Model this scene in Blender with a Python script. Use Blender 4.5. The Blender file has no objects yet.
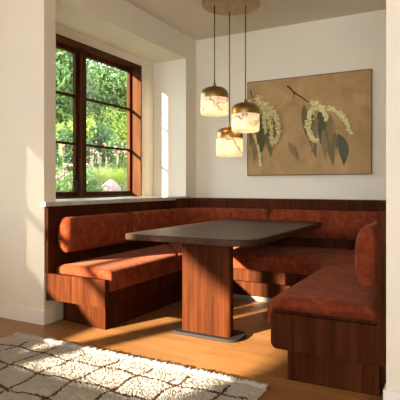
import bpy, bmesh, math, random
import numpy as np
from mathutils import Vector, Matrix

random.seed(7)
rng = np.random.default_rng(7)
S = bpy.context.scene
COL = S.collection
PI = math.pi

# ------------------------------------------------------------------ camera
CA = math.radians(28.2)
HC = 1.15
cam_d = bpy.data.cameras.new('camera')
cam_d.sensor_width = 36.0
cam_d.lens = 42.75
cam_d.shift_y = -0.035
cam_d.clip_end = 200
cam = bpy.data.objects.new('camera', cam_d)
cam.location = (0, 0, HC)
cam.rotation_euler = (PI / 2, 0, CA)
COL.objects.link(cam)
S.camera = cam

# ------------------------------------------------------------------ sky, sun, daylight, exposure
S.view_settings.view_transform = 'Standard'
S.view_settings.look = 'None'
S.view_settings.gamma = 1
S.view_settings.use_curve_mapping = False
S.view_settings.exposure = 0.12
W = bpy.data.worlds.new('sky')
S.world = W
W.use_nodes = True
bg = W.node_tree.nodes['Background']
bg.inputs[0].default_value = (0.80, 0.90, 1.0, 1)
bg.inputs[1].default_value = 6.5

SUN = Vector((1.0, 2.4, -0.75)).normalized()
sun_d = bpy.data.lights.new('sun', 'SUN')
sun_d.energy = 31.0
sun_d.angle = math.radians(1.1)
sun_d.color = (1.0, 0.85, 0.64)
sun = bpy.data.objects.new('sun', sun_d)
sun.rotation_euler = SUN.to_track_quat('-Z', 'Y').to_euler()
sun.location = (-6, -10, 6)
COL.objects.link(sun)


def area(name, loc, direction, sx, sy, power, color):
    d = bpy.data.lights.new(name, 'AREA')
    d.shape = 'RECTANGLE'
    d.size = sx
    d.size_y = sy
    d.energy = power
    d.color = color
    o = bpy.data.objects.new(name, d)
    o.location = loc
    o.rotation_euler = Vector(direction).to_track_quat('-Z', 'Y').to_euler()
    COL.objects.link(o)
    return o


# added fill lamp at the closed rear wall, then daylight at the side window
area('rear_fill_lamp', (0.3, -6.9, 1.5), (0, 1, 0), 4.6, 2.2, 390, (0.90, 0.95, 1.0))
area('side_window_daylight', (-4.10, -3.3, 1.7), (1, 0.25, 0), 2.8, 1.2, 40, (0.95, 0.97, 1.0))

S.cycles.max_bounces = 10
S.cycles.diffuse_bounces = 6
S.cycles.transparent_max_bounces = 16
S.cycles.sample_clamp_indirect = 6
S.cycles.caustics_reflective = False
S.cycles.caustics_refractive = False


# ------------------------------------------------------------------ materials
def new_mat(name):
    m = bpy.data.materials.new(name)
    m.use_nodes = True
    nt = m.node_tree
    return m, nt, nt.nodes['Principled BSDF']


def N(nt, kind, **kw):
    n = nt.nodes.new(kind)
    for k, v in kw.items():
        setattr(n, k, v)
    return n


def ramp(nt, stops):
    r = N(nt, 'ShaderNodeValToRGB')
    e = r.color_ramp.elements
    while len(e) < len(stops):
        e.new(0.5)
    for i, (p, c) in enumerate(stops):
        e[i].position = p
        e[i].color = (*c, 1)
    return r


def coords(nt, scale=(1, 1, 1), kind='Object'):
    t = N(nt, 'ShaderNodeTexCoord')
    mp = N(nt, 'ShaderNodeMapping')
    mp.inputs['Scale'].default_value = scale
    nt.links.new(t.outputs[kind], mp.inputs[0])
    return mp.outputs[0]


def noise(nt, vec, scale=5, detail=3, rough=0.5, dist=0.0):
    n = N(nt, 'ShaderNodeTexNoise')
    n.inputs['Scale'].default_value = scale
    n.inputs['Detail'].default_value = detail
    n.inputs['Roughness'].default_value = rough
    n.inputs['Distortion'].default_value = dist
    nt.links.new(vec, n.inputs['Vector'])
    return n.outputs[0]


def bump(nt, bsdf, height, strength=0.2, dist=0.01):
    b = N(nt, 'ShaderNodeBump')
    b.inputs['Strength'].default_value = strength
    b.inputs['Distance'].default_value = dist
    nt.links.new(height, b.inputs['Height'])
    nt.links.new(b.outputs[0], bsdf.inputs['Normal'])


def mixc(nt, fac, a, b, mode='MIX'):
    m = N(nt, 'ShaderNodeMix', data_type='RGBA', blend_type=mode)
    for sock, v in ((m.inputs[0], fac), (m.inputs[6], a), (m.inputs[7], b)):
        if isinstance(v, (int, float)):
            sock.default_value = v
        elif isinstance(v, tuple):
            sock.default_value = (*v, 1)
        else:
            nt.links.new(v, sock)
    return m.outputs[2]


def plaster(name, col, spread=0.04):
    m, nt, b = new_mat(name)
    v = coords(nt)
    n1 = noise(nt, v, 2.2, 4, 0.6)
    lo = tuple(c * (1 - spread) for c in col)
    r = ramp(nt, [(0.3, lo), (0.7, col)])
    nt.links.new(n1, r.inputs[0])
    nt.links.new(r.outputs[0], b.inputs['Base Color'])
    b.inputs['Roughness'].default_value = 0.9
    b.inputs['Specular IOR Level'].default_value = 0.2
    bump(nt, b, noise(nt, v, 60, 5, 0.65), 0.12, 0.004)
    return m


def wood(name, dark, mid, light, scale, rough=0.5, spec=0.03):
    m, nt, b = new_mat(name)
    v = coords(nt, scale)
    fine = noise(nt, v, 1.0, 6, 0.62, 0.4)
    r = ramp(nt, [(0.28, dark), (0.5, mid), (0.74, light)])
    nt.links.new(fine, r.inputs[0])
    v2 = coords(nt, tuple(s * 0.16 for s in scale))
    broad = noise(nt, v2, 1.0, 2, 0.5)
    r2 = ramp(nt, [(0.3, (0.68, 0.66, 0.64)), (0.7, (1.12, 1.1, 1.08))])
    nt.links.new(broad, r2.inputs[0])
    nt.links.new(mixc(nt, 1.0, r.outputs[0], r2.outputs[0], 'MULTIPLY'), b.inputs['Base Color'])
    b.inputs['Roughness'].default_value = rough
    b.inputs['Specular IOR Level'].default_value = spec
    bump(nt, b, fine, 0.08, 0.002)
    return m


def plain(name, col, rough=0.5, metal=0.0):
    m, nt, b = new_mat(name)
    v = coords(nt)
    n1 = noise(nt, v, 18, 3)
    r = ramp(nt, [(0.3, tuple(c * 0.86 for c in col)), (0.7, col)])
    nt.links.new(n1, r.inputs[0])
    nt.links.new(r.outputs[0], b.inputs['Base Color'])
    b.inputs['Roughness'].default_value = rough
    b.inputs['Metallic'].default_value = metal
    b.inputs['Specular IOR Level'].default_value = 0.2
    return m


M = {}
M['wall'] = plaster('cream_plaster', (0.81, 0.76, 0.64))
M['ceiling'] = plaster('ceiling_plaster', (0.74, 0.66, 0.54))
M['trim'] = plaster('white_painted_trim', (0.83, 0.81, 0.76), 0.02)
WD, WM, WL = (0.031, 0.0076, 0.0024), (0.062, 0.0162, 0.0045), (0.096, 0.0275, 0.0080)
M['walnut'] = wood('walnut_upright_grain', WD, WM, WL, (34, 34, 1.6))
M['walnut_sill'] = wood('walnut_window_wood', (0.048, 0.017, 0.007), (0.084, 0.032, 0.014), (0.118, 0.047, 0.021), (22, 22, 2.0), 0.55, 0.02)
M['walnut_top'] = wood('walnut_tabletop', (0.034, 0.015, 0.008), (0.064, 0.030, 0.016), (0.100, 0.050, 0.027), (26, 1.4, 26), 0.42, 0.16)
M['dark_base'] = plain('blackened_steel', (0.022, 0.018, 0.017), 0.6, 0.1)
M['cord'] = plain('brown_black_cord', (0.035, 0.022, 0.014), 0.6)


def floor_mat():
    m, nt, b = new_mat('oak_floorboards')
    v = coords(nt)
    sep = N(nt, 'ShaderNodeSeparateXYZ')
    nt.links.new(v, sep.inputs[0])
    cmb = N(nt, 'ShaderNodeCombineXYZ')
    nt.links.new(sep.outputs[0], cmb.inputs[0])
    nt.links.new(sep.outputs[1], cmb.inputs[1])
    br = N(nt, 'ShaderNodeTexBrick')
    br.inputs['Scale'].default_value = 1.0
    br.inputs['Brick Width'].default_value = 1.1
    br.inputs['Row Height'].default_value = 0.145
    br.inputs['Mortar Size'].default_value = 0.0016
    br.inputs['Mortar Smooth'].default_value = 0.3
    br.inputs['Bias'].default_value = 0.0
    br.offset = 0.37
    br.inputs['Color1'].default_value = (0.295, 0.138, 0.045, 1)
    br.inputs['Color2'].default_value = (0.375, 0.182, 0.063, 1)
    br.inputs['Mortar'].default_value = (0.11, 0.045, 0.015, 1)
    nt.links.new(cmb.outputs[0], br.inputs['Vector'])
    g = noise(nt, coords(nt, (2.2, 30, 30)), 1.0, 5, 0.6, 0.5)
    r = ramp(nt, [(0.3, (0.78, 0.74, 0.70)), (0.7, (1.1, 1.08, 1.06))])
    nt.links.new(g, r.inputs[0])
    nt.links.new(mixc(nt, 1.0, br.outputs[0], r.outputs[0], 'MULTIPLY'), b.inputs['Base Color'])
    b.inputs['Roughness'].default_value = 0.36
    b.inputs['Specular IOR Level'].default_value = 0.4
    return m


M['floor'] = floor_mat()


def velvet():
    m, nt, b = new_mat('rust_velvet')
    v = coords(nt)
    n1 = noise(nt, v, 9, 6, 0.68, 1.2)
    r = ramp(nt, [(0.34, (0.115, 0.020, 0.0075)), (0.52, (0.188, 0.037, 0.0135)), (0.70, (0.27, 0.062, 0.024))])
    nt.links.new(n1, r.inputs[0])
    nt.links.new(r.outputs[0], b.inputs['Base Color'])
    b.inputs['Roughness'].default_value = 0.85
    b.inputs['Specular IOR Level'].default_value = 0.05
    b.inputs['Sheen Weight'].default_value = 0.16
    b.inputs['Sheen Roughness'].default_value = 0.45
    b.inputs['Sheen Tint'].default_value = (1.0, 0.42, 0.26, 1)
    bump(nt, b, noise(nt, v, 14, 4, 0.6), 0.25, 0.012)
    return m


M['velvet'] = velvet()
M['kick'] = plain('grey_kick_strip', (0.30, 0.27, 0.23), 0.8)


def stone():
    m, nt, b = new_mat('honed_sill_stone')
    v = coords(nt)
    n1 = noise(nt, v, 7, 6, 0.65, 1.0)
    r = ramp(nt, [(0.3, (0.36, 0.33, 0.27)), (0.5, (0.47, 0.435, 0.37)), (0.7, (0.57, 0.54, 0.47))])
    nt.links.new(n1, r.inputs[0])
    nt.links.new(r.outputs[0], b.inputs['Base Color'])
    b.inputs['Roughness'].default_value = 0.3
    return m


M['stone'] = stone()


def brass():
    m, nt, b = new_mat('brushed_brass')
    n1 = noise(nt, coords(nt, (4, 4, 60)), 3, 4)
    r = ramp(nt, [(0.3, (0.29, 0.175, 0.065)), (0.7, (0.42, 0.27, 0.11))])
    nt.links.new(n1, r.inputs[0])
    nt.links.new(r.outputs[0], b.inputs['Base Color'])
    b.inputs['Metallic'].default_value = 1.0
    b.inputs['Roughness'].default_value = 0.30
    return m


M['brass'] = brass()


def alabaster():
    m, nt, b = new_mat('glowing_veined_alabaster')
    v = coords(nt)
    n1 = noise(nt, v, 4.5, 3, 0.5, 0.6)
    vein = ramp(nt, [(0.0, (0, 0, 0)), (0.465, (0, 0, 0)), (0.500, (1, 1, 1)), (0.535, (0, 0, 0)), (1.0, (0, 0, 0))])
    nt.links.new(n1, vein.inputs[0])
    n2 = noise(nt, v, 4.0, 2)
    msk = ramp(nt, [(0.34, (0, 0, 0)), (0.46, (1, 1, 1))])
    nt.links.new(n2, msk.inputs[0])
    vm = mixc(nt, 1.0, vein.outputs[0], msk.outputs[0], 'MULTIPLY')
    cloud = noise(nt, v, 12, 4)
    cr = ramp(nt, [(0.3, (0.86, 0.76, 0.58)), (0.7, (1.0, 0.95, 0.83))])
    nt.links.new(cloud, cr.inputs[0])
    col = mixc(nt, vm, cr.outputs[0], (0.20, 0.085, 0.03))
    base = mixc(nt, 1.0, col, (0.62, 0.62, 0.62), 'MULTIPLY')
    nt.links.new(base, b.inputs['Base Color'])
    em = mixc(nt, 1.0, col, (1.0, 0.85, 0.60), 'MULTIPLY')
    nt.links.new(em, b.inputs['Emission Color'])
    b.inputs['Emission Strength'].default_value = 0.50
    b.inputs['Roughness'].default_value = 0.4
    out = nt.nodes['Material Output']
    tr = N(nt, 'ShaderNodeBsdfTransparent')
    tr.inputs[0].default_value = (1.0, 0.92, 0.78, 1)
    mx = N(nt, 'ShaderNodeMixShader')
    mx.inputs[0].default_value = 0.14
    nt.links.new(b.outputs[0], mx.inputs[1])
    nt.links.new(tr.outputs[0], mx.inputs[2])
    nt.links.new(mx.outputs[0], out.inputs[0])
    return m


M['alabaster'] = alabaster()


def canvas():
    m, nt, b = new_mat('ochre_canvas')
    v = coords(nt)
    n1 = noise(nt, v, 3.5, 6, 0.65, 0.5)
    r = ramp(nt, [(0.3, (0.31, 0.19, 0.08)), (0.5, (0.41, 0.262, 0.115)), (0.72, (0.49, 0.33, 0.16))])
    nt.links.new(n1, r.inputs[0])
    nt.links.new(r.outputs[0], b.inputs['Base Color'])
    b.inputs['Roughness'].default_value = 0.85
    bump(nt, b, noise(nt, v, 150, 2), 0.1, 0.001)
    return m


M['canvas'] = canvas()
M['canvas_edge'] = plain('canvas_edge', (0.19, 0.125, 0.075), 0.8)
M['paint_leaf'] = plain('painted_leaf_green', (0.165, 0.140, 0.065), 0.8)
M['paint_leaf_dark'] = plain('painted_leaf_dark', (0.105, 0.110, 0.062), 0.8)
M['paint_leaf_pale'] = plain('painted_leaf_faint', (0.26, 0.19, 0.095), 0.8)
M['paint_bloom'] = plain('painted_bloom', (0.74, 0.69, 0.36), 0.8)
M['paint_bloom_dim'] = plain('painted_bloom_dim', (0.56, 0.49, 0.22), 0.8)
M['paint_twig'] = plain('painted_twig', (0.085, 0.030, 0.018), 0.8)
M['rug_cream'] = plain('cream_wool', (0.55, 0.515, 0.46), 0.95)
M['rug_line'] = plain('brown_wool', (0.095, 0.052, 0.027), 0.95)


def glass():
    m, nt, b = new_mat('window_glass')
    out = nt.nodes['Material Output']
    nt.nodes.remove(b)
    tr = N(nt, 'ShaderNodeBsdfTransparent')
    tr.inputs[0].default_value = (0.97, 0.98, 0.97, 1)
    gl = N(nt, 'ShaderNodeBsdfGlossy')
    gl.inputs['Roughness'].default_value = 0.02
    mx = N(nt, 'ShaderNodeMixShader')
    mx.inputs[0].default_value = 0.05
    nt.links.new(tr.outputs[0], mx.inputs[1])
    nt.links.new(gl.outputs[0], mx.inputs[2])
    nt.links.new(mx.outputs[0], out.inputs[0])
    return m


M['glass'] = glass()


def sun_dimmer():  # lets only part of the sun through, for the added sheet
    m, nt, b = new_mat('sun_dimming_sheet')
    out = nt.nodes['Material Output']
    nt.nodes.remove(b)
    tr = N(nt, 'ShaderNodeBsdfTransparent')
    tr.inputs[0].default_value = (0.2, 0.2, 0.2, 1)
    nt.links.new(tr.outputs[0], out.inputs[0])
    return m


M['sun_dimmer'] = sun_dimmer()


def leafy(name, a, b_, c, scale=11):
    m, nt, b = new_mat(name)
    n1 = noise(nt, coords(nt), scale, 3, 0.7)
    r = ramp(nt, [(0.3, a), (0.5, b_), (0.7, c)])
    nt.links.new(n1, r.inputs[0])
    nt.links.new(r.outputs[0], b.inputs['Base Color'])
    b.inputs['Roughness'].default_value = 0.6
    out = nt.nodes['Material Output']
    t = N(nt, 'ShaderNodeBsdfTranslucent')
    nt.links.new(r.outputs[0], t.inputs[0])
    mx = N(nt, 'ShaderNodeMixShader')
    mx.inputs[0].default_value = 0.35
    nt.links.new(b.outputs[0], mx.inputs[1])
    nt.links.new(t.outputs[0], mx.inputs[2])
    nt.links.new(mx.outputs[0], out.inputs[0])
    return m


M['leaf_grey'] = leafy('grey_green_leaf', (0.055, 0.085, 0.030), (0.12, 0.17, 0.065), (0.24, 0.29, 0.12))
M['leaf_mid'] = leafy('mid_green_leaf', (0.035, 0.085, 0.018), (0.085, 0.17, 0.035), (0.17, 0.28, 0.06))
M['leaf_dark'] = leafy('dark_green_leaf', (0.020, 0.055, 0.016), (0.042, 0.10, 0.030), (0.085, 0.17, 0.045))
M['leaf_bright'] = leafy('yellow_green_leaf', (0.14, 0.22, 0.025), (0.28, 0.38, 0.05), (0.45, 0.52, 0.10))
M['leaf_olive'] = leafy('olive_blade', (0.12, 0.17, 0.04), (0.23, 0.29, 0.08), (0.38, 0.43, 0.15))
M['bark'] = plain('grey_brown_bark', (0.10, 0.075, 0.05), 0.9)
M['pink'] = plain('dusty_pink_petals', (0.33, 0.17, 0.14), 0.8)
M['cream_flower'] = plain('cream_petals', (0.20, 0.17, 0.10), 0.8)
M['mauve'] = plain('mauve_heath_petals', (0.30, 0.19, 0.16), 0.8)
M['rock'] = plain('pinkish_rock', (0.22, 0.15, 0.13), 0.9)
M['soil'] = plain('garden_soil', (0.10, 0.105, 0.045), 0.95)


# ------------------------------------------------------------------ helpers
ORIGIN = {}


def link(o, parent=None):
    COL.objects.link(o)
    if parent is not None:
        o.parent = parent


def thing(name, label, cat, loc=(0, 0, 0), group=None):
    o = bpy.data.objects.new(name, None)
    o.empty_display_size = 0.1
    o.location = loc
    o['label'] = label
    o['category'] = cat
    if group:
        o['group'] = group
    COL.objects.link(o)
    ORIGIN[o.name] = Vector(loc)
    return o


def tag(o, label, cat, group=None):
    o['label'] = label
    o['category'] = cat
    if group:
        o['group'] = group
    return o


def obj(name, bm, mats, parent=None, smooth=False, bevel=0.0, origin=None, segs=2, autosmooth=None):
    """links a bmesh as one object; world coordinates go in, the parent's origin is taken off"""
    base = Vector((0, 0, 0))
    if parent is not None:
        base = ORIGIN[parent.name]
    elif origin is not None:
        base = Vector(origin)
    if base.length > 0:
        bmesh.ops.translate(bm, verts=bm.verts, vec=-base)
    bmesh.ops.recalc_face_normals(bm, faces=bm.faces)
    me = bpy.data.meshes.new(name)
    if smooth:
        for f in bm.faces:
            f.smooth = True
    bm.to_mesh(me)
    bm.free()
    for m in (mats if isinstance(mats, (list, tuple)) else [mats]):
        me.materials.append(m)
    o = bpy.data.objects.new(name, me)
    link(o, parent)
    if parent is None and origin is not None:
        o.location = origin
    ORIGIN[o.name] = base
    if bevel > 0:
        md = o.modifiers.new('bevel', 'BEVEL')
        md.width = bevel
        md.segments = segs
        md.limit_method = 'ANGLE'
        md.angle_limit = math.radians(40)
        md.use_clamp_overlap = True
    if autosmooth:
        for p in me.polygons:
            p.use_smooth = True
        me.set_sharp_from_angle(angle=math.radians(autosmooth))
    return o


def struct(o):
    o['kind'] = 'structure'
    return o


def add_box(bm, x0, x1, y0, y1, z0, z1, mi=0):
    vs = [bm.verts.new((x, y, z)) for x in (x0, x1) for y in (y0, y1) for z in (z0, z1)]
    for f in ((0, 1, 3, 2), (4, 6, 7, 5), (0, 4, 5, 1), (2, 3, 7, 6), (0, 2, 6, 4), (1, 5, 7, 3)):
        fc = bm.faces.new([vs[i] for i in f])
        fc.material_index = mi


def box(*a):
    bm = bmesh.new()
    add_box(bm, *a)
    return bm


def boxes(lst):
    bm = bmesh.new()
    for a in lst:
        add_box(bm, *a)
    return bm


def add_prism(bm, poly, z0, z1, axis='z', mi=0):
    """polygon extruded along an axis; poly is (a, b) in the other two axes (xy / xz / yz)"""
    def P(a, b, h):
        return {'z': (a, b, h), 'y': (a, h, b), 'x': (h, a, b)}[axis]
    lo = [bm.verts.new(P(a, b, z0)) for a, b in poly]
    hi = [bm.verts.new(P(a, b, z1)) for a, b in poly]
    n = len(poly)
    fs = [bm.faces.new(lo[::-1]), bm.faces.new(hi)]
    for i in range(n):
        fs.append(bm.faces.new((lo[i], lo[(i + 1) % n], hi[(i + 1) % n], hi[i])))
    for f in fs:
        f.material_index = mi


def rounded(x0, x1, y0, y1, r, n=10):
    """rounded rectangle; r is one radius or four (x0y0, x1y0, x1y1, x0y1)"""
    rs = [r] * 4 if not isinstance(r, (list, tuple)) else r
    cs = [(x0, y0, 1, 1, PI), (x1, y0, -1, 1, 1.5 * PI), (x1, y1, -1, -1, 0), (x0, y1, 1, -1, 0.5 * PI)]
    out = []
    for (x, y, sx, sy, a0), q in zip(cs, rs):
        if q <= 1e-5:
            out.append((x, y))
            continue
        for i in range(n + 1):
            a = a0 + i / n * PI / 2
            out.append((x + sx * q + q * math.cos(a), y + sy * q + q * math.sin(a)))
    return out


def add_lathe(bm, prof, cx, cy, n=48, mi=0):
    rings = []
    for r, z in prof:
        if r < 1e-5:
            rings.append([bm.verts.new((cx, cy, z))])
        else:
            rings.append([bm.verts.new((cx + r * math.cos(2 * PI * i / n), cy + r * math.sin(2 * PI * i / n), z)) for i in range(n)])
    for a, b in zip(rings, rings[1:]):
        for i in range(n):
            j = (i + 1) % n
            if len(a) == 1 and len(b) == 1:
                continue
            if len(a) == 1:
                f = bm.faces.new((a[0], b[i], b[j]))
            elif len(b) == 1:
                f = bm.faces.new((a[i], a[j], b[0]))
            else:
                f = bm.faces.new((a[i], a[j], b[j], b[i]))
            f.material_index = mi


def add_tube(bm, pts, radii, n=8, mi=0):
    pts = [Vector(p) for p in pts]
    if not isinstance(radii, (list, tuple)):
        radii = [radii] * len(pts)
    rings = []
    for i, p in enumerate(pts):
        t = (pts[min(i + 1, len(pts) - 1)] - pts[max(i - 1, 0)]).normalized()
        u = t.cross(Vector((0, 0, 1)))
        if u.length < 1e-3:
            u = t.cross(Vector((1, 0, 0)))
        u.normalize()
        w = t.cross(u)
        rings.append([bm.verts.new(p + (u * math.cos(2 * PI * k / n) + w * math.sin(2 * PI * k / n)) * radii[i]) for k in range(n)])
    for a, b in zip(rings, rings[1:]):
        for k in range(n):
            f = bm.faces.new((a[k], a[(k + 1) % n], b[(k + 1) % n], b[k]))
            f.material_index = mi
    for q in (rings[0][::-1], rings[-1]):
        f = bm.faces.new(q)
        f.material_index = mi


def from_arrays(name, verts, faces, mats, parent=None, mat_idx=None, smooth=False):
    """big generated meshes (leaves, tufts) straight from arrays; world coordinates"""
    base = ORIGIN[parent.name] if parent is not None else Vector((0, 0, 0))
    v = np.asarray(verts, dtype=float) - np.array(base)
    me = bpy.data.meshes.new(name)
    me.from_pydata(v.tolist(), [], np.asarray(faces).tolist())
    for m in mats:
        me.materials.append(m)
    if mat_idx is not None:
        me.polygons.foreach_set('material_index', np.asarray(mat_idx, dtype=np.int32))
    if smooth:
        me.polygons.foreach_set('use_smooth', np.ones(len(me.polygons), dtype=bool))
    me.update()
    o = bpy.data.objects.new(name, me)
    link(o, parent)
    ORIGIN[o.name] = base
    return o


# ------------------------------------------------------------------ the room
XL = -2.99          # plane of the nook's left wall
YF = 2.85           # face of the wall left of the nook
YB = 5.47           # back wall
XR = -0.31          # nook's right edge
YR = 2.60           # face of the wall right of the nook
HCEIL = 3.06
XW = -4.15          # room's left wall
SILL = 1.02
SOFF = 2.76
XP = -3.48          # plaster plane around the window
Y0W, Y1W = 3.02, 4.92   # window frame
Z0W, Z1W = SILL, 2.66

struct(obj('floor', box(-4.25, 3.2, -7.1, 5.6, -0.08, 0.0), M['floor']))
struct(obj('ceiling', box(-4.25, 3.2, -7.1, 5.6, HCEIL, HCEIL + 0.1), M['ceiling']))
struct(obj('wall_back', box(-3.75, 3.2, YB, YB + 0.13, 0, HCEIL), M['wall']))
# nook wall with the deep window recess
bm = boxes([
    (-3.668, XL, YF, 2.98, 0, HCEIL),            # front jamb
    (-3.668, XL, 5.20, YB, 0, HCEIL),            # far return
    (-3.668, XL, 2.98, 5.20, 0, 0.98),           # below the sill
    (-3.668, XL, 2.98, 5.20, SOFF, HCEIL),       # header and soffit
    (-3.668, XP, 2.98, Y0W, 0.98, SOFF),
    (-3.668, XP, Y1W, 5.20, 0.98, SOFF),
    (-3.668, XP, Y0W, Y1W, Z1W, SOFF),
])
struct(obj('wall_left', bm, M['wall']))
struct(obj('wall_front_left', box(XW - 0.05, -3.668, YF, 2.98, 0, HCEIL), M['wall']))
# right-hand wall of the nook and the face beside it
bm = boxes([(XR, 3.2, YR, YR + 0.12, 0, HCEIL), (XR, XR + 0.12, YR + 0.12, YB, 0, HCEIL)])
struct(obj('wall_right', bm, M['wall']))
# the rest of the room, behind the camera, with its openings
WA = (-1.58, 0.55, 1.19, 2.25)
WB = (-4.70, -2.05, 1.00, 2.36)
bm = boxes([
    (XW - 0.05, XW, -7.1, WB[0], 0, HCEIL),
    (XW - 0.05, XW, WB[0], WB[1], 0, WB[2]), (XW - 0.05, XW, WB[0], WB[1], WB[3], HCEIL),
    (XW - 0.05, XW, WB[1], WA[0], 0, HCEIL),
    (XW - 0.05, XW, WA[0], WA[1], 0, WA[2]), (XW - 0.05, XW, WA[0], WA[1], WA[3], HCEIL),
    (XW - 0.05, XW, WA[1], YF, 0, HCEIL),
    (XW - 0.06, XW - 0.02, WA[0], WA[1], 1.65, 1.71),
])
struct(obj('wall_side', bm, M['wall']))
struct(obj('added_sun_dimmer', box(XW - 0.05, XW - 0.045, -0.12, WA[1], WA[2], WA[3]), M['sun_dimmer']))  # added unseen sheet, weakens the sun that falls on the left wall
struct(obj('rug_shade_blocker', box(-3.5, -0.6, -0.46, -0.38, 0, 0.80), M['wall']))  # added unseen slab, keeps the sun off the near part of the rug
struct(obj('wall_rear', box(-4.25, 3.2, -7.1, -7.0, 0, HCEIL), M['wall']))
struct(obj('wall_far_right', box(3.1, 3.2, -7.0, YR, 0, HCEIL), M['wall']))


def baseboard(name, lst):
    struct(obj(name, boxes(lst), M['trim'], bevel=0.004))


baseboard('baseboard_left', [(XW, XL + 0.014, YF - 0.014, YF, 0, 0.125), (XL, XL + 0.014, YF, 2.965, 0, 0.125)])
baseboard('baseboard_right', [(XR - 0.014, 3.1, YR - 0.014, YR, 0, 0.105), (XR - 0.014, XR, YR, 2.69, 0, 0.105)])

# stone sill over the banquette back, running into the recess
poly = [(XP, 2.98), (XL, 2.98), (XL, 2.81), (-2.935, 2.81), (-2.935, 5.24), (XL, 5.24), (XL, 5.20), (XP, 5.20)]
poly = [(XP, 2.981), (XL + 0.001, 2.981), (XL + 0.001, 2.81), (-2.935, 2.81), (-2.935, 5.23), (XL + 0.001, 5.23), (XL + 0.001, 5.199), (XP, 5.199)]
bm = bmesh.new()
add_prism(bm, poly, 0.981, SILL)
sill = struct(obj('window_sill', bm, M['stone'], bevel=0.005))

# ------------------------------------------------------------------ the window
win = bpy.data.objects.new('window_1', None)
COL.objects.link(win)
win['kind'] = 'structure'
win.location = (-3.6, 3.97, SILL)
ORIGIN[win.name] = Vector(win.location)
FR = 0.022
YM0, YM1 = 3.93, 4.00     # centre post
x0, x1 = -3.662, XP + 0.012
obj('window_frame', boxes([
    (x0, x1, Y0W, Y0W + FR, Z0W, Z1W), (x0, x1, Y1W - FR, Y1W, Z0W, Z1W),
    (x0, x1, Y0W + FR, Y1W - FR, Z1W - FR, Z1W), (x0, XP - 0.05, Y0W + FR, Y1W - FR, Z0W, Z0W + 0.018),
]), M['walnut_sill'], win, bevel=0.003)
obj('centre_post', box(-3.66, -3.555, YM0, YM1, Z0W + 0.018, Z1W - FR), M['walnut_sill'], win, bevel=0.004)
for (ya, yb) in ((Y0W + FR, YM0), (YM1, Y1W - FR)):
    za, zb = Z0W + 0.018, Z1W - FR
    st = 0.040
    sx0, sx1 = -3.655, -3.61
    sash = obj('sash', boxes([
        (sx0, sx1, ya, ya + st, za, zb), (sx0, sx1, yb - st, yb, za, zb),
        (sx0, sx1, ya + st, yb - st, za, za + 0.05), (sx0, sx1, ya + st, yb - st, zb - 0.05, zb),
    ]), M['walnut_sill'], win, bevel=0.003)
    obj('muntin', boxes([(sx0 + 0.01, sx1 - 0.005, ya + st, yb - st, z - 0.0125, z + 0.0125) for z in (1.605, 2.12)]), M['walnut_sill'], sash, bevel=0.002)
    obj('pane', box(-3.642, -3.636, ya + st, yb - st, za + 0.05, zb - 0.05), M['glass'], sash)
bm = bmesh.new()
add_box(bm, -3.555, -3.545, 3.80, 3.825, 1.14, 1.24)
add_tube(bm, [(-3.545, 3.812, 1.21), (-3.52, 3.812, 1.21), (-3.515, 3.812, 1.195), (-3.515, 3.812, 1.10)], 0.008)
obj('window_handle', bm, M['dark_base'], win, bevel=0.002)
bm = bmesh.new()
add_tube(bm, [(-3.60, 4.55, 1.052), (-3.585, 4.62, 1.056), (-3.59, 4.72, 1.056)], 0.007)
add_box(bm, -3.605, -3.575, 4.69, 4.75, 1.039, 1.056)
obj('window_stay', bm, M['dark_base'], win, bevel=0.002)

# ------------------------------------------------------------------ the banquette
bq = thing('banquette', 'u-shaped walnut corner banquette with rust velvet cushions under the window', 'bench', (-1.65, 4.0, 0))

YL_END, YR_END = 2.87, 2.70
BX0, BX1, BY = -2.965, -0.360, 5.20
BR0, BR1 = 0.50, 0.55
FX0, FX1, FY = -2.375, -0.96, 4.37
FRD = 0.40


def stations(lo=None, hi=None):
    """list of (back point, front point, s); s runs 0-1 left arm, 1-2 left corner, 2-3 back, 3-4 right corner, 4-5 right arm"""
    def at(s):
        if s <= 1:
            return (BX0, YL_END + (BY - BR0 - YL_END) * s), (FX0, YL_END + (FY - FRD - YL_END) * s)
        if s <= 2:
            a = PI - (s - 1) * PI / 2
            return (BX0 + BR0 + BR0 * math.cos(a), BY - BR0 + BR0 * math.sin(a)), (FX0 + FRD + FRD * math.cos(a), FY - FRD + FRD * math.sin(a))
        if s <= 3:
            t = s - 2
            return (BX0 + BR0 + (BX1 - BR1 - BX0 - BR0) * t, BY), (FX0 + FRD + (FX1 - FRD - FX0 - FRD) * t, FY)
        if s <= 4:
            a = PI / 2 - (s - 3) * PI / 2
            return (BX1 - BR1 + BR1 * math.cos(a), BY - BR1 + BR1 * math.sin(a)), (FX1 - FRD + FRD * math.cos(a), FY - FRD + FRD * math.sin(a))
        t = s - 4
        return (BX1, BY - BR1 + (YR_END - BY + BR1) * t), (FX1, FY - FRD + (YR_END - FY + FRD) * t)
    lo = 0 if lo is None else lo
    hi = 5 if hi is None else hi
    ss = [lo]
    k = 0
    step = 1 / 14
    while True:
        k += 1
        s = k * step
        if s >= hi - 1e-6:
            break
        if s > lo + 1e-6:
            ss.append(s)
    ss.append(hi)
    out = []
    for s in ss:
        b, f = at(s)
        if s <= 1 or s >= 4:
            nb = Vector((1, 0, 0)) if s <= 1 else Vector((-1, 0, 0))
        elif 2 <= s <= 3:
            nb = Vector((0, -1, 0))
        else:
            a = PI - (s - 1) * PI / 2 if s < 2 else PI / 2 - (s - 3) * PI / 2
            nb = Vector((-math.cos(a), -math.sin(a), 0))
        out.append((Vector((*b, 0)), Vector((*f, 0)), nb, s))
    return out


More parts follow.
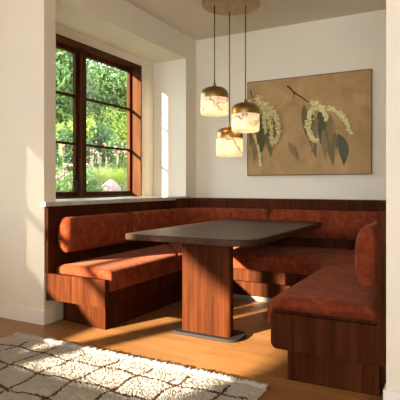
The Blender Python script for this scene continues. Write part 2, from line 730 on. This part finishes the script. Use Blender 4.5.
def add_sweep(bm, sts, prof, mode, pillow=None, mi=0):
    """mode 'back': profile (o, z) measured inward from the back line; 'seat': profile (t, e, z).
    pillow: rounding length at both ends, about the profile's centre"""
    rings = []
    # arc length along the middle
    pts = []
    for b, f, n, s in sts:
        pts.append(b + n * 0.08 if mode == 'back' else (b + f) / 2)
    L = [0]
    for p, q in zip(pts, pts[1:]):
        L.append(L[-1] + (q - p).length)
    tot = L[-1]
    if mode == 'back':
        c = (sum(p[0] for p in prof) / len(prof), sum(p[1] for p in prof) / len(prof))
    else:
        c = None
    for (b, f, n, s), l in zip(sts, L):
        ring = []
        sc = 1.0
        if pillow:
            e = min(l, tot - l)
            if e < pillow:
                q = 1 - e / pillow
                sc = math.sqrt(max(0.0, 1 - q * q * 0.72))
        for p in prof:
            if mode == 'back':
                o = c[0] + (p[0] - c[0]) * sc
                z = c[1] + (p[1] - c[1]) * sc
                v = b + n * o + Vector((0, 0, z))
            else:
                t, e_, z = p
                v = b + (f - b) * t + (f - b).normalized() * e_
                if pillow:
                    zz = z - (1 - sc) * 0.05 if z > 0.44 else z
                    z = zz
                v = v + Vector((0, 0, z))
            ring.append(bm.verts.new(v))
        rings.append(ring)
    m = len(prof)
    fs = []
    for a, b in zip(rings, rings[1:]):
        for i in range(m):
            fs.append(bm.faces.new((a[i], a[(i + 1) % m], b[(i + 1) % m], b[i])))
    fs.append(bm.faces.new(rings[0][::-1]))
    fs.append(bm.faces.new(rings[-1]))
    for f in fs:
        f.material_index = mi


def fine(sts_lo, sts_hi, pillow_s=0.12, arms=1.83):
    """stations with extra ones close to both ends so the cushion ends can round off"""
    base = stations(sts_lo, sts_hi)
    extra = []
    d = pillow_s
    for k in (0.04, 0.12, 0.25, 0.45, 0.7, 1.0):
        for s in (sts_lo + d * k, sts_hi - d * k):
            if sts_lo < s < sts_hi:
                extra.append(stations(s, min(s + 1e-3, 5))[0])
    allst = base + extra
    allst.sort(key=lambda q: q[3])
    return allst


# back panel and its top ledge
bm = bmesh.new()
add_sweep(bm, stations(), [(0, 0.20), (0, 0.98), (-0.022, 0.98), (-0.022, 0.20)], 'back')
obj('back_panel', bm, M['walnut'], bq, autosmooth=30)
bm = bmesh.new()
ins, outs = [], []
for b, f, n, s in stations(0.99 * (5.2 - 2.87) / (5.2 - 2.87), 4.99):
    o = -n
    cand = []
    if o.x < -1e-6:
        cand.append((XL + 0.004 - b.x) / o.x)
    if o.x > 1e-6:
        cand.append((XR - 0.004 - b.x) / o.x)
    if o.y > 1e-6:
        cand.append((YB - 0.004 - b.y) / o.y)
    t = min(c for c in cand if c > -1e-6)
    ins.append(b + n * 0.004)
    outs.append(b + o * max(t, 0.001))
lo_i = [bm.verts.new((p.x, p.y, 0.981)) for p in ins]
hi_i = [bm.verts.new((p.x, p.y, 0.999)) for p in ins]
lo_o = [bm.verts.new((p.x, p.y, 0.981)) for p in outs]
hi_o = [bm.verts.new((p.x, p.y, 0.999)) for p in outs]
for i in range(len(ins) - 1):
    j = i + 1
    bm.faces.new((hi_i[i], hi_i[j], hi_o[j], hi_o[i]))
    bm.faces.new((lo_i[i], lo_o[i], lo_o[j], lo_i[j]))
    bm.faces.new((lo_i[i], lo_i[j], hi_i[j], hi_i[i]))
    bm.faces.new((lo_o[i], hi_o[i], hi_o[j], lo_o[j]))
bm.faces.new((lo_i[0], hi_i[0], hi_o[0], lo_o[0]))
bm.faces.new((lo_i[-1], lo_o[-1], hi_o[-1], hi_i[-1]))
bm.verts.ensure_lookup_table()
o = obj('top_ledge', bm, M['walnut'], bq)

# seat box (fascia and underside) and the recessed plinth
bm = bmesh.new()
add_sweep(bm, stations(0.012, 4.985), [(0.0, 0, 0.205), (1, -0.012, 0.205), (1, -0.012, 0.418), (0.0, 0, 0.418)], 'seat')
obj('seat_box', bm, M['walnut'], bq, autosmooth=30)
bm = bmesh.new()
add_sweep(bm, stations(0.095, 4.975), [(0.0, 0, 0.0), (1, -0.085, 0.0), (1, -0.085, 0.204), (0.0, 0, 0.204)], 'seat')
add_box(bm, -0.86, -0.326, 2.786, 2.81, 0.0, 0.204)
obj('plinth', bm, M['walnut'], bq, autosmooth=30)
bm = bmesh.new()
add_sweep(bm, stations(1.3, 3.7), [(1, -0.085, 0.0), (1, -0.079, 0.0), (1, -0.079, 0.045), (1, -0.085, 0.045)], 'seat')
o = obj('kick_strip', bm, M['kick'], bq, autosmooth=30)
o['label'] = 'grey strip along the foot of the plinth'

# end panels: seat-box board with the upright of the back behind it
bm = bmesh.new()
add_prism(bm, rounded(-2.975, -2.357, 0.212, 0.428, [0.004, 0.008, 0.006, 0.004], 4), YL_END - 0.012, YL_END + 0.022, 'y')
obj('end_panel', bm, M['walnut'], bq, bevel=0.003)
obj('back_upright', box(-2.988, -2.955, YL_END - 0.012, YL_END + 0.022, 0.428, 0.980), M['walnut'], bq, bevel=0.003)
bm = bmesh.new()
add_prism(bm, rounded(-0.965, -0.325, 0.188, 0.400, [0.040, 0.004, 0.004, 0.022], 8), YR_END - 0.012, YR_END + 0.025, 'y')
obj('end_panel', bm, M['walnut'], bq, bevel=0.003)
obj('back_upright', box(-0.367, -0.325, YR_END - 0.013, YR_END + 0.03, 0.400, 1.012), M['walnut'], bq, bevel=0.003)

# seat cushions: five upholstered lengths
SEAT = [(0.02, 0, 0.419), (0.02, 0, 0.475), (0.10, 0, 0.490), (0.35, 0, 0.497), (0.65, 0, 0.497), (0.88, 0, 0.492),
        (1, -0.01, 0.483), (1, 0.015, 0.470), (1, 0.030, 0.448), (1, 0.033, 0.420), (1, 0.030, 0.345), (1, 0.022, 0.328),
        (1, 0.004, 0.326), (1, 0.0, 0.345), (1, 0.0, 0.419)]
for lo, hi in ((0.045, 1.0), (1.0, 2.0), (2.0, 3.0), (3.0, 4.0), (4.0, 4.995)):
    bm = bmesh.new()
    add_sweep(bm, fine(lo, hi, 0.05), SEAT, 'seat', pillow=0.035)
    obj('seat_cushion', bm, M['velvet'], bq, smooth=True)


def back_profile(cz=0.740, b=0.147, e=0.75, g=0.66):
    pts = []
    cx, a = 0.073, 0.072
    n = 28
    for i in range(n):
        t = 2 * PI * i / n
        x = math.copysign(abs(math.cos(t)) ** e, math.cos(t))
        z = math.copysign(abs(math.sin(t)) ** g, math.sin(t))
        pts.append((cx + a * x, cz + b * z))
    return pts


for lo, hi in ((0.045, 0.54), (0.54, 0.965), (0.965, 2.40), (2.40, 3.90), (3.90, 4.965)):
    bm = bmesh.new()
    add_sweep(bm, fine(lo + 0.001, hi - 0.001, 0.06), back_profile(*((0.745, 0.178, 0.88, 0.80) if hi > 4 else (0.738, 0.150))), 'back', pillow=0.05)
    obj('back_cushion', bm, M['velvet'], bq, smooth=True)

# ------------------------------------------------------------------ the table
tb = thing('dining_table', 'dark walnut pedestal table with rounded corners in the middle of the nook', 'table', (-1.68, 3.7, 0))
bm = bmesh.new()
add_prism(bm, rounded(-2.335, -1.237, 3.06, 5.03, [0.035, 0.17, 0.04, 0.12], 12), 0.720, 0.770)
obj('table_top', bm, M['walnut_top'], tb, bevel=0.010, segs=3, autosmooth=35)
bm = bmesh.new()
add_prism(bm, rounded(-1.88, -1.470, 3.21, 3.30, [0.004, 0.035, 0.035, 0.004], 8), 0.022, 0.715)
obj('pedestal', bm, M['walnut'], tb, autosmooth=35)
bm = bmesh.new()
add_prism(bm, rounded(-1.955, -1.395, 3.165, 3.42, [0.02, 0.09, 0.09, 0.05], 10), 0.0, 0.022)
o = obj('foot_plate', bm, M['dark_base'], tb, bevel=0.004, autosmooth=35)
o['label'] = 'black metal foot plate'

# ------------------------------------------------------------------ the pendant light
LX, LY = -1.99, 4.38
pl = thing('pendant_light', 'brass ceiling light with three veined alabaster pendants hanging over the table', 'lamp', (LX, LY, HCEIL))
bm = bmesh.new()
add_lathe(bm, [(0, HCEIL), (0.292, HCEIL), (0.295, HCEIL - 0.004), (0.295, HCEIL - 0.081), (0.290, HCEIL - 0.085), (0, HCEIL - 0.085)], LX, LY, 64)
obj('canopy', bm, M['brass'], pl, autosmooth=35)
for (px, py, zt, zj, zb) in ((-2.139, 4.300, 2.150, 2.032, 1.867), (-1.863, 4.447, 1.990, 1.872, 1.696), (-2.085, 4.544, 1.762, 1.648, 1.459)):
    R = 0.142
    bm = bmesh.new()
    add_tube(bm, [(px, py, zt + 0.02), (px, py, HCEIL - 0.085)], 0.0052, 8)
    obj('cord', bm, M['cord'], pl, smooth=True)
    bm = bmesh.new()
    h = zt - zj
    prof = [(0.0, zt + 0.045), (0.010, zt + 0.045), (0.013, zt + 0.02), (0.016, zt + 0.004)]
    for k in range(0, 11):
        a = PI / 2 * k / 10
        prof.append((0.03 + (R - 0.03) * math.sin(a) ** 0.85, zj + 0.018 + (h - 0.018) * math.cos(a) ** 0.8))
    prof += [(R, zj), (R - 0.006, zj), (R - 0.006, zj + 0.01), (0.0, zj + h * 0.7)]
    add_lathe(bm, prof, px, py)
    cap = obj('lamp_cap', bm, M['brass'], pl, autosmooth=40)
    bm = bmesh.new()
    prof = [(R - 0.002, zj), (R - 0.001, zb + 0.03), (R - 0.004, zb + 0.012), (R - 0.013, zb + 0.003), (R - 0.03, zb), (0.0, zb)]
    add_lathe(bm, prof, px, py)
    o = obj('lamp_shade', bm, M['alabaster'], cap, autosmooth=40)
    o['label'] = 'glowing white alabaster drum with brown veins'
    bd = bpy.data.lights.new('bulb', 'POINT')
    bd.energy = 6
    bd.shadow_soft_size = 0.06
    bd.color = (1.0, 0.66, 0.32)
    bo = bpy.data.objects.new('bulb', bd)
    bo.location = Vector((px, py, (zj + zb) / 2)) - ORIGIN[pl.name]
    link(bo, cap)

# ------------------------------------------------------------------ the painting
PYF = 5.43
PX0, PX1, PZ0, PZ1 = -2.242, -0.802, 1.285, 2.418
pt = thing('painting', 'brown canvas painting of hanging pale yellow blossom sprigs on the back wall', 'painting', ((PX0 + PX1) / 2, YB, PZ0))
obj('canvas', box(PX0, PX1, PYF, YB - 0.001, PZ0, PZ1), M['canvas'], pt, bevel=0.002)
obj('canvas_edge', boxes([
    (PX0 - 0.008, PX0 - 0.0005, PYF - 0.004, YB - 0.001, PZ0 - 0.008, PZ1 + 0.008), (PX1 + 0.0005, PX1 + 0.008, PYF - 0.004, YB - 0.001, PZ0 - 0.008, PZ1 + 0.008),
    (PX0, PX1, PYF - 0.004, YB - 0.001, PZ0 - 0.008, PZ0 - 0.0005), (PX0, PX1, PYF - 0.004, YB - 0.001, PZ1 + 0.0005, PZ1 + 0.008)]), M['canvas_edge'], pt)


def on_canvas(u, v):
    """a point of the picture: u 0-1 from its left edge, v 0-1 from its top"""
    return PX0 + u * (PX1 - PX0), PZ1 - v * (PZ1 - PZ0)


LAYER = [0]


def paint_poly(bm, pts, mi):
    LAYER[0] += 1
    y = PYF - 0.0004 - 0.00002 * LAYER[0]
    vs = [bm.verts.new((x, y, z)) for x, z in pts]
    f = bm.faces.new(vs)
    f.material_index = mi


def paint_leaf(bm, a, b, w, mi, bend=0.0):
    (xa, za), (xb, zb) = on_canvas(*a), on_canvas(*b)
    d = Vector((xb - xa, zb - za))
    n = Vector((-d.y, d.x)).normalized()
    L, Rr = [], []
    for k in range(11):
        t = k / 10
        c = Vector((xa, za)) + d * t + n * (bend * math.sin(PI * t))
        ww = w * (math.sin(PI * t ** 0.8) ** 0.9 if 0 < t < 1 else 0.02)
        L.append(c + n * ww)
        Rr.append(c - n * ww)
    paint_poly(bm, [tuple(p) for p in L] + [tuple(p) for p in Rr[::-1]], mi)


def paint_stroke(bm, pts, w0, w1, mi):
    ps = [Vector(on_canvas(*p)) for p in pts]
    n = len(ps)
    for i in range(n - 1):
        d = (ps[i + 1] - ps[i])
        q = Vector((-d.y, d.x)).normalized()
        wa = w0 + (w1 - w0) * i / (n - 1)
        wb = w0 + (w1 - w0) * (i + 1) / (n - 1)
        paint_poly(bm, [tuple(ps[i] + q * wa), tuple(ps[i] - q * wa), tuple(ps[i + 1] - q * wb), tuple(ps[i + 1] + q * wb)], mi)


def paint_catkin(bm, pts, w0, w1, n, dim=0.3):
    """a hanging blossom: many small dabs along a curve"""
    ps = [Vector(on_canvas(*p)) for p in pts]
    cum = [0]
    for p, q in zip(ps, ps[1:]):
        cum.append(cum[-1] + (q - p).length)
    for _ in range(int(n * 1.4)):
        l = random.random() * cum[-1]
        i = max(k for k in range(len(ps) - 1) if cum[k] <= l)
        t = (l - cum[i]) / (cum[i + 1] - cum[i])
        w = w0 + (w1 - w0) * l / cum[-1]
        c = ps[i].lerp(ps[i + 1], t) + Vector((random.gauss(0, w * 0.5), random.gauss(0, w * 0.5)))
        r = random.uniform(0.008, 0.014)
        a0 = random.random() * PI
        paint_poly(bm, [(c.x + r * math.cos(a0 + k * PI / 3) * random.uniform(0.8, 1.2), c.y + r * math.sin(a0 + k * PI / 3)) for k in range(6)], 4 if random.random() < dim else 3)


PM = [M['paint_leaf'], M['paint_leaf_dark'], M['paint_leaf_pale'], M['paint_bloom'], M['paint_bloom_dim'], M['paint_twig']]
# right-hand sprig
bm = bmesh.new()
paint_stroke(bm, [(0.345, 0.075), (0.37, 0.10), (0.40, 0.145), (0.44, 0.185), (0.48, 0.22), (0.545, 0.285)], 0.011, 0.006, 5)
paint_stroke(bm, [(0.40, 0.15), (0.405, 0.185), (0.39, 0.225)], 0.006, 0.002, 5)
paint_leaf(bm, (0.485, 0.28), (0.505, 0.62), 0.040, 0)
paint_leaf(bm, (0.55, 0.37), (0.585, 0.84), 0.055, 0, -0.02)
paint_leaf(bm, (0.62, 0.32), (0.62, 0.70), 0.060, 1, 0.02)
paint_leaf(bm, (0.67, 0.45), (0.72, 0.92), 0.058, 0)
paint_leaf(bm, (0.64, 0.55), (0.66, 0.86), 0.035, 2)
paint_leaf(bm, (0.755, 0.60), (0.80, 0.92), 0.058, 1, 0.03)
paint_leaf(bm, (0.735, 0.58), (0.745, 0.76), 0.022, 0)
paint_leaf(bm, (0.59, 0.42), (0.545, 0.80), 0.035, 2)
paint_leaf(bm, (0.69, 0.40), (0.70, 0.72), 0.040, 2)
paint_stroke(bm, [(0.72, 0.47), (0.745, 0.62), (0.72, 0.80)], 0.004, 0.003, 2)
paint_stroke(bm, [(0.60, 0.45), (0.59, 0.62), (0.585, 0.80)], 0.004, 0.003, 2)
paint_catkin(bm, [(0.575, 0.30), (0.53, 0.40), (0.515, 0.50), (0.535, 0.60), (0.565, 0.65), (0.595, 0.66)], 0.040, 0.020, 190)
paint_catkin(bm, [(0.55, 0.27), (0.60, 0.31), (0.64, 0.37), (0.665, 0.46)], 0.034, 0.022, 110)
paint_catkin(bm, [(0.60, 0.335), (0.70, 0.345), (0.77, 0.40), (0.82, 0.49), (0.85, 0.60)], 0.030, 0.016, 170)
obj('painted_sprig', bm, PM, pt)
# left-hand sprig
bm = bmesh.new()
paint_stroke(bm, [(0.03, 0.08), (0.035, 0.14), (0.06, 0.18), (0.12, 0.24)], 0.007, 0.004, 5)
paint_leaf(bm, (0.05, 0.25), (0.03, 0.70), 0.045, 0)
paint_leaf(bm, (0.12, 0.35), (0.12, 0.78), 0.055, 1, 0.02)
paint_leaf(bm, (0.17, 0.40), (0.21, 0.82), 0.050, 0)
paint_leaf(bm, (0.25, 0.42), (0.245, 0.66), 0.035, 0)
paint_leaf(bm, (0.08, 0.40), (0.06, 0.88), 0.040, 2)
paint_leaf(bm, (0.36, 0.66), (0.44, 0.86), 0.032, 2)
paint_stroke(bm, [(0.36, 0.17), (0.30, 0.28), (0.22, 0.36)], 0.004, 0.003, 4)
paint_catkin(bm, [(0.07, 0.17), (0.14, 0.25), (0.20, 0.30), (0.25, 0.38), (0.28, 0.50), (0.27, 0.60), (0.25, 0.66)], 0.042, 0.022, 230, 0.45)
paint_catkin(bm, [(0.12, 0.24), (0.18, 0.36), (0.21, 0.50), (0.225, 0.68)], 0.036, 0.022, 150, 0.45)
paint_catkin(bm, [(0.03, 0.20), (0.02, 0.38), (0.06, 0.55), (0.10, 0.70), (0.12, 0.90)], 0.026, 0.012, 130, 0.5)
paint_catkin(bm, [(0.16, 0.28), (0.15, 0.42), (0.17, 0.55)], 0.028, 0.02, 80, 0.5)
obj('painted_sprig', bm, PM, pt)

# ------------------------------------------------------------------ the rug
RX0, RX1, RY0, RY1 = -2.96, -0.93, 0.55, 2.53
rug = thing('area_rug', 'shaggy cream rug with a brown lattice and tasselled edge on the oak floor', 'rug', ((RX0 + RX1) / 2, (RY0 + RY1) / 2, 0))
obj('rug_backing', box(RX0 + 0.01, RX1 - 0.01, RY0 + 0.01, RY1 - 0.01, 0.0, 0.012), M['rug_cream'], rug)
sp = 0.0078
xs = np.arange(RX0, RX1, sp)
ys = np.arange(RY0, RY1, sp)
gx, gy = np.meshgrid(xs, ys)
gx = gx.ravel() + rng.uniform(-0.45, 0.45, gx.size) * sp
gy = gy.ravel() + rng.uniform(-0.45, 0.45, gy.size) * sp
n = gx.size
wob_x = 0.014 * np.sin(gy * 9.0 + 1.3) + 0.010 * np.sin(gy * 23.0 + gx * 4)
wob_y = 0.012 * np.sin(gx * 8.0 + 0.4) + 0.010 * np.sin(gx * 21.0 + gy * 5)
PXr, PYr = 0.268, 0.246
dx = np.abs((gx + wob_x + 2.742 + PXr / 2) % PXr - PXr / 2)
dy = np.abs((gy + wob_y - 2.335 + PYr / 2) % PYr - PYr / 2)
line = (np.minimum(dx, dy) < 0.0108) & (gx < RX1 - 0.04) & (gy < RY1 - 0.06)
hgt = 0.020 + rng.uniform(-0.003, 0.004, n) + 0.002 * np.sin(gx * 31) * np.sin(gy * 27) - 0.002 * line
ang = rng.uniform(0, 2 * PI, n)
rad = 0.0070 + rng.uniform(0, 0.002, n)
V = np.zeros((n, 5, 3))
for k in range(4):
    V[:, k, 0] = gx + rad * np.cos(ang + k * PI / 2)
    V[:, k, 1] = gy + rad * np.sin(ang + k * PI / 2)
    V[:, k, 2] = hgt * 0.62
lean = rng.uniform(0, 2 * PI, n)
V[:, 4, 0] = gx + 0.006 * np.cos(lean)
V[:, 4, 1] = gy + 0.006 * np.sin(lean)
V[:, 4, 2] = hgt
idx = np.arange(n)[:, None, None] * 5
F = idx + np.array([[0, 1, 4], [1, 2, 4], [2, 3, 4], [3, 0, 4]])[None]
from_arrays('rug_pile', V.reshape(-1, 3), F.reshape(-1, 3), [M['rug_cream'], M['rug_line']], rug, np.repeat(line.astype(np.int32), 4), smooth=True)
bm = bmesh.new()
x = RX0 + 0.01
while x < RX1 - 0.005:
    h = random.uniform(0.014, 0.024)
    dxx = random.uniform(-0.012, 0.012)
    ln = random.uniform(0.035, 0.075)
    add_tube(bm, [(x, RY1 - 0.02, h), (x + dxx * 0.4, RY1 + ln * 0.5, h), (x + dxx, RY1 + ln, 0.008)], [0.009, 0.0105, 0.006], 6)
    x += random.uniform(0.010, 0.017)
obj('fringe', bm, M['rug_cream'], rug, smooth=True)


# ------------------------------------------------------------------ the garden outside the window
def ground_z(x):
    t = max(0.0, -4.3 - x)
    return 0.0 + 0.285 * t - 0.008 * t * t


bm = bmesh.new()
gxs = [-4.3 - 0.75 * i for i in range(25)]
gys = [-2 + 1.5 * i for i in range(25)]
grid = [[bm.verts.new((x, y, ground_z(x) + random.uniform(-0.04, 0.04))) for y in gys] for x in gxs]
for i in range(len(gxs) - 1):
    for j in range(len(gys) - 1):
        bm.faces.new((grid[i][j], grid[i][j + 1], grid[i + 1][j + 1], grid[i + 1][j]))
struct(obj('ground', bm, M['soil'], smooth=True))


def spot(px, x):
    """where the sight line through window column px meets the garden at depth x"""
    r = (px - 200) / 475.0
    d = x / (-math.sin(CA) + math.cos(CA) * r)
    return Vector((x, d * (math.cos(CA) + math.sin(CA) * r), ground_z(x)))


def leaves(centre, rad, n, size, seed, aspect=0.5, shell=0.45, lumps=9):
    """leaf blades filling a lumpy crown; returns verts, faces"""
    g = np.random.default_rng(seed)
    rad = np.array(rad)
    lc = g.normal(size=(lumps, 3))
    lc /= np.linalg.norm(lc, axis=1)[:, None]
    lc *= g.uniform(0.25, 0.72, (lumps, 1))
    pick = g.integers(0, lumps, n)
    dirs = g.normal(size=(n, 3))
    dirs /= np.linalg.norm(dirs, axis=1)[:, None]
    rr = shell + (1 - shell) * g.random(n) ** 0.6
    p = lc[pick] + dirs * rr[:, None] * 0.42
    p = p * rad + np.array(centre)
    nrm = dirs + g.normal(size=(n, 3)) * 0.6
    nrm /= np.linalg.norm(nrm, axis=1)[:, None]
    t = np.cross(nrm, g.normal(size=(n, 3)))
    t /= np.linalg.norm(t, axis=1)[:, None]
    u = np.cross(nrm, t)
    s = size * g.uniform(0.6, 1.3, n)[:, None]
    V = np.stack([p - t * s, p + u * s * aspect + nrm * s * 0.15, p + t * s, p - u * s * aspect + nrm * s * 0.15], axis=1)
    F = np.arange(n)[:, None] * 4 + np.array([[0, 1, 2, 3]])
    return V.reshape(-1, 3), F


def shrub(name, label, px, x, w, h, mat, n, size, seed, cat='shrub', group=None, stems=True, aspect=0.5):
    p = spot(px, x)
    t = thing(name, label, cat, p, group)
    v, f = leaves(p + Vector((0, 0, h * 0.55)), (w / 2, w / 2, h * 0.52), n, size, seed, aspect)
    from_arrays('foliage', v, f, [M[mat]], t)
    if stems:
        bm = bmesh.new()
        r2 = random.Random(seed)
        for k in range(6):
            a = r2.uniform(0, 2 * PI)
            add_tube(bm, [p + Vector((0.04 * math.cos(a), 0.04 * math.sin(a), -0.05)), p + Vector((w * .18 * math.cos(a), w * .18 * math.sin(a), h * 0.35)),
                          p + Vector((w * .3 * math.cos(a), w * .3 * math.sin(a), h * 0.7))], [0.022, 0.015, 0.006], 6)
        obj('stem', bm, M['bark'], t)
    return t


def tree(label, px, x, w, z0, z1, mat, n, size, seed):
    p = spot(px, x)
    t = thing('garden_tree', label, 'tree', p, 'trees beyond the window')
    bm = bmesh.new()
    r2 = random.Random(seed)
    lean = Vector((r2.uniform(-.3, .3), r2.uniform(-.3, .3), 0))
    mid = p + lean * 0.5 + Vector((0, 0, (z0 + z1) / 2 - p.z))
    add_tube(bm, [p + Vector((0, 0, -0.1)), p + lean * 0.2 + Vector((0, 0, (z0 - p.z) * 0.6)), mid, p + lean + Vector((0, 0, z1 - 0.4 - p.z))], [0.14, 0.11, 0.07, 0.02], 8)
    for k in range(10):
        a = r2.uniform(0, 2 * PI)
        b0 = p + lean * 0.4 + Vector((0, 0, z0 + (z1 - z0) * r2.uniform(0.05, 0.6) - p.z))
        e = b0 + Vector((w * 0.4 * math.cos(a), w * 0.4 * math.sin(a), (z1 - z0) * r2.uniform(0.1, 0.3)))
        add_tube(bm, [b0, b0.lerp(e, 0.5) + Vector((0, 0, 0.1)), e], [0.05, 0.03, 0.01], 6)
    obj('trunk', bm, M['bark'], t)
    v, f = leaves(Vector((p.x, p.y, (z0 + z1) / 2)) + lean * 0.5, (w / 2, w / 2, (z1 - z0) / 2), n, size, seed, 0.45, 0.3, 22)
    from_arrays('crown', v, f, [M[mat]], t)
    return t


tree('grey-green leafy tree seen through the narrow left casement', 62, -12.5, 3.2, 2.8, 6.2, 'leaf_grey', 7500, 0.085, 11)
tree('dark airy tree beside the centre post of the window', 86, -13.5, 3.4, 3.0, 6.8, 'leaf_mid', 7500, 0.085, 12)
tree('tall grey-green tree in the middle of the wide casement', 104, -14.5, 3.6, 3.0, 6.6, 'leaf_grey', 7500, 0.085, 13)
tree('leafy green tree by the right edge of the wide casement', 124, -12.5, 3.6, 2.6, 6.8, 'leaf_mid', 7500, 0.085, 14)
tree('grey-green tree nearest the left jamb of the window recess', 52, -11.5, 3.0, 2.6, 6.6, 'leaf_mid', 8000, 0.10, 15)
shrub('garden_shrub', 'yellow-green bush in the left casement below the tree', 62, -10.0, 2.2, 2.0, 'leaf_bright', 2600, 0.06, 21, group='garden bushes')
shrub('garden_shrub', 'dark green bush low in the left casement', 70, -8.9, 1.7, 1.55, 'leaf_dark', 2400, 0.05, 22, group='garden bushes')
shrub('garden_shrub', 'yellow-green bush right of the centre post under the trees', 93, -11.0, 2.4, 2.5, 'leaf_bright', 2800, 0.06, 23, group='garden bushes')
shrub('garden_shrub', 'broad dark green bush in the middle of the wide casement', 100, -9.8, 2.5, 1.85, 'leaf_dark', 3600, 0.05, 24, group='garden bushes')
shrub('garden_shrub', 'pale yellow-green bush near the right edge of the wide casement', 124, -10.6, 2.2, 2.4, 'leaf_bright', 2800, 0.06, 25, group='garden bushes')
shrub('garden_shrub', 'mid green bush behind the pink flowers', 118, -9.0, 1.8, 1.5, 'leaf_mid', 2200, 0.05, 26, group='garden bushes')
shrub('garden_shrub', 'small mid green bush at the sill in the left casement', 62, -6.3, 1.0, 0.95, 'leaf_mid', 1500, 0.04, 27, group='garden bushes')
shrub('garden_shrub', 'small round mid green bush beside the pink boulder', 90, -6.2, 0.75, 0.95, 'leaf_mid', 1300, 0.035, 28, group='garden bushes')


def blades(label, px, x, w, h, mat, n, seed):
    p = spot(px, x)
    t = thing('grass_clump', label, 'plant', p, 'ornamental grasses')
    r2 = random.Random(seed)
    V, F = [], []
    for k in range(n):
        a = r2.uniform(0, 2 * PI)
        out = r2.uniform(0.1, 0.5) * w
        hh = h * r2.uniform(0.6, 1.0)
        b0 = p + Vector((r2.uniform(-.08, .08), r2.uniform(-.08, .08), -0.02))
        q = Vector((-math.sin(a), math.cos(a), 0)) * 0.011
        prev = None
        for i in range(5):
            s = i / 4
            c = b0 + Vector((out * math.cos(a) * s ** 1.6, out * math.sin(a) * s ** 1.6, hh * (s - 0.28 * s ** 3)))
            wv = q * (1 - s * 0.85)
            V += [tuple(c - wv), tuple(c + wv)]
            m = len(V)
            if i:
                F.append((m - 4, m - 3, m - 1, m - 2))
    from_arrays('blades', V, F, [M[mat]], t)
    return t


blades('arching olive grass clump right of the centre post', 98, -7.4, 1.2, 1.15, 'leaf_olive', 420, 31)
blades('bright arching grass clump behind the pink boulder', 112, -7.6, 1.3, 1.15, 'leaf_bright', 420, 32)
blades('bright upright grass clump low by the right window jamb', 126, -6.2, 0.7, 0.75, 'leaf_bright', 300, 33)


def flowers(name, label, px, x, w, h, n, petal, seed, spike, group):
    p = spot(px, x)
    t = thing(name, label, 'flowers', p, group)
    r2 = random.Random(seed)
    bs = bmesh.new()
    for k in range(n):
        bl = bmesh.new()
        a, q = r2.uniform(0, 2 * PI), math.sqrt(r2.random()) * w / 2
        b0 = p + Vector((q * math.cos(a) * .6, q * math.sin(a) * .6, -0.03))
        tip = p + Vector((q * math.cos(a), q * math.sin(a), h * r2.uniform(0.65, 1.0)))
        add_tube(bs, [b0, b0.lerp(tip, 0.6) + Vector((0, 0, 0.05)), tip], [0.010, 0.008, 0.004], 5)
        for i in range(9 if spike else 5):
            c = tip + (Vector((r2.gauss(0, .010), r2.gauss(0, .010), -0.032 * i)) if spike else Vector((r2.gauss(0, .016), r2.gauss(0, .016), r2.gauss(0, .012))))
            bmesh.ops.create_icosphere(bl, subdivisions=1, radius=r2.uniform(0.018, 0.032), matrix=Matrix.Translation(c))
        obj('bloom', bl, M[petal], t, smooth=True)
    obj('stem', bs, M['leaf_mid'], t)
    v, f = leaves(p + Vector((0, 0, h * 0.32)), (w * 0.55, w * 0.55, h * 0.36), 700, 0.04, seed, 0.35)
    from_arrays('foliage', v, f, [M['leaf_olive']], t)


flowers('flower_spikes', 'tall cream flower spikes in the left casement', 64, -7.8, 0.9, 1.25, 14, 'cream_flower', 41, True, 'garden flowers')
flowers('flower_clump', 'mauve pink flower clump low in the left casement', 67, -7.0, 1.0, 0.9, 40, 'mauve', 42, False, 'garden flowers')
flowers('flower_clump', 'tall dusty pink flowers in the middle of the wide casement', 111, -8.3, 1.1, 1.35, 30, 'pink', 43, False, 'garden flowers')
flowers('flower_clump', 'pink flowers beside the window centre post', 88, -8.2, 0.6, 1.15, 12, 'pink', 44, False, 'garden flowers')
flowers('flower_spikes', 'pale cream flower spikes behind the boulder', 103, -7.9, 0.9, 1.1, 12, 'cream_flower', 45, True, 'garden flowers')

p = spot(109, -6.7)
bm = bmesh.new()
bmesh.ops.create_icosphere(bm, subdivisions=3, radius=1.0)
for v in bm.verts:
    c = v.co.copy()
    k = 1 + 0.16 * math.sin(c.x * 3 + 1) * math.cos(c.y * 4) + 0.08 * math.sin(c.z * 7 + c.x * 5)
    v.co = Vector((c.x * 0.26 * k, c.y * 0.34 * k, c.z * 0.30 * k + 0.30))
bmesh.ops.translate(bm, verts=bm.verts, vec=p)
tag(obj('boulder', bm, M['rock'], smooth=True, origin=p), 'rounded pinkish boulder among the garden plants', 'rock')
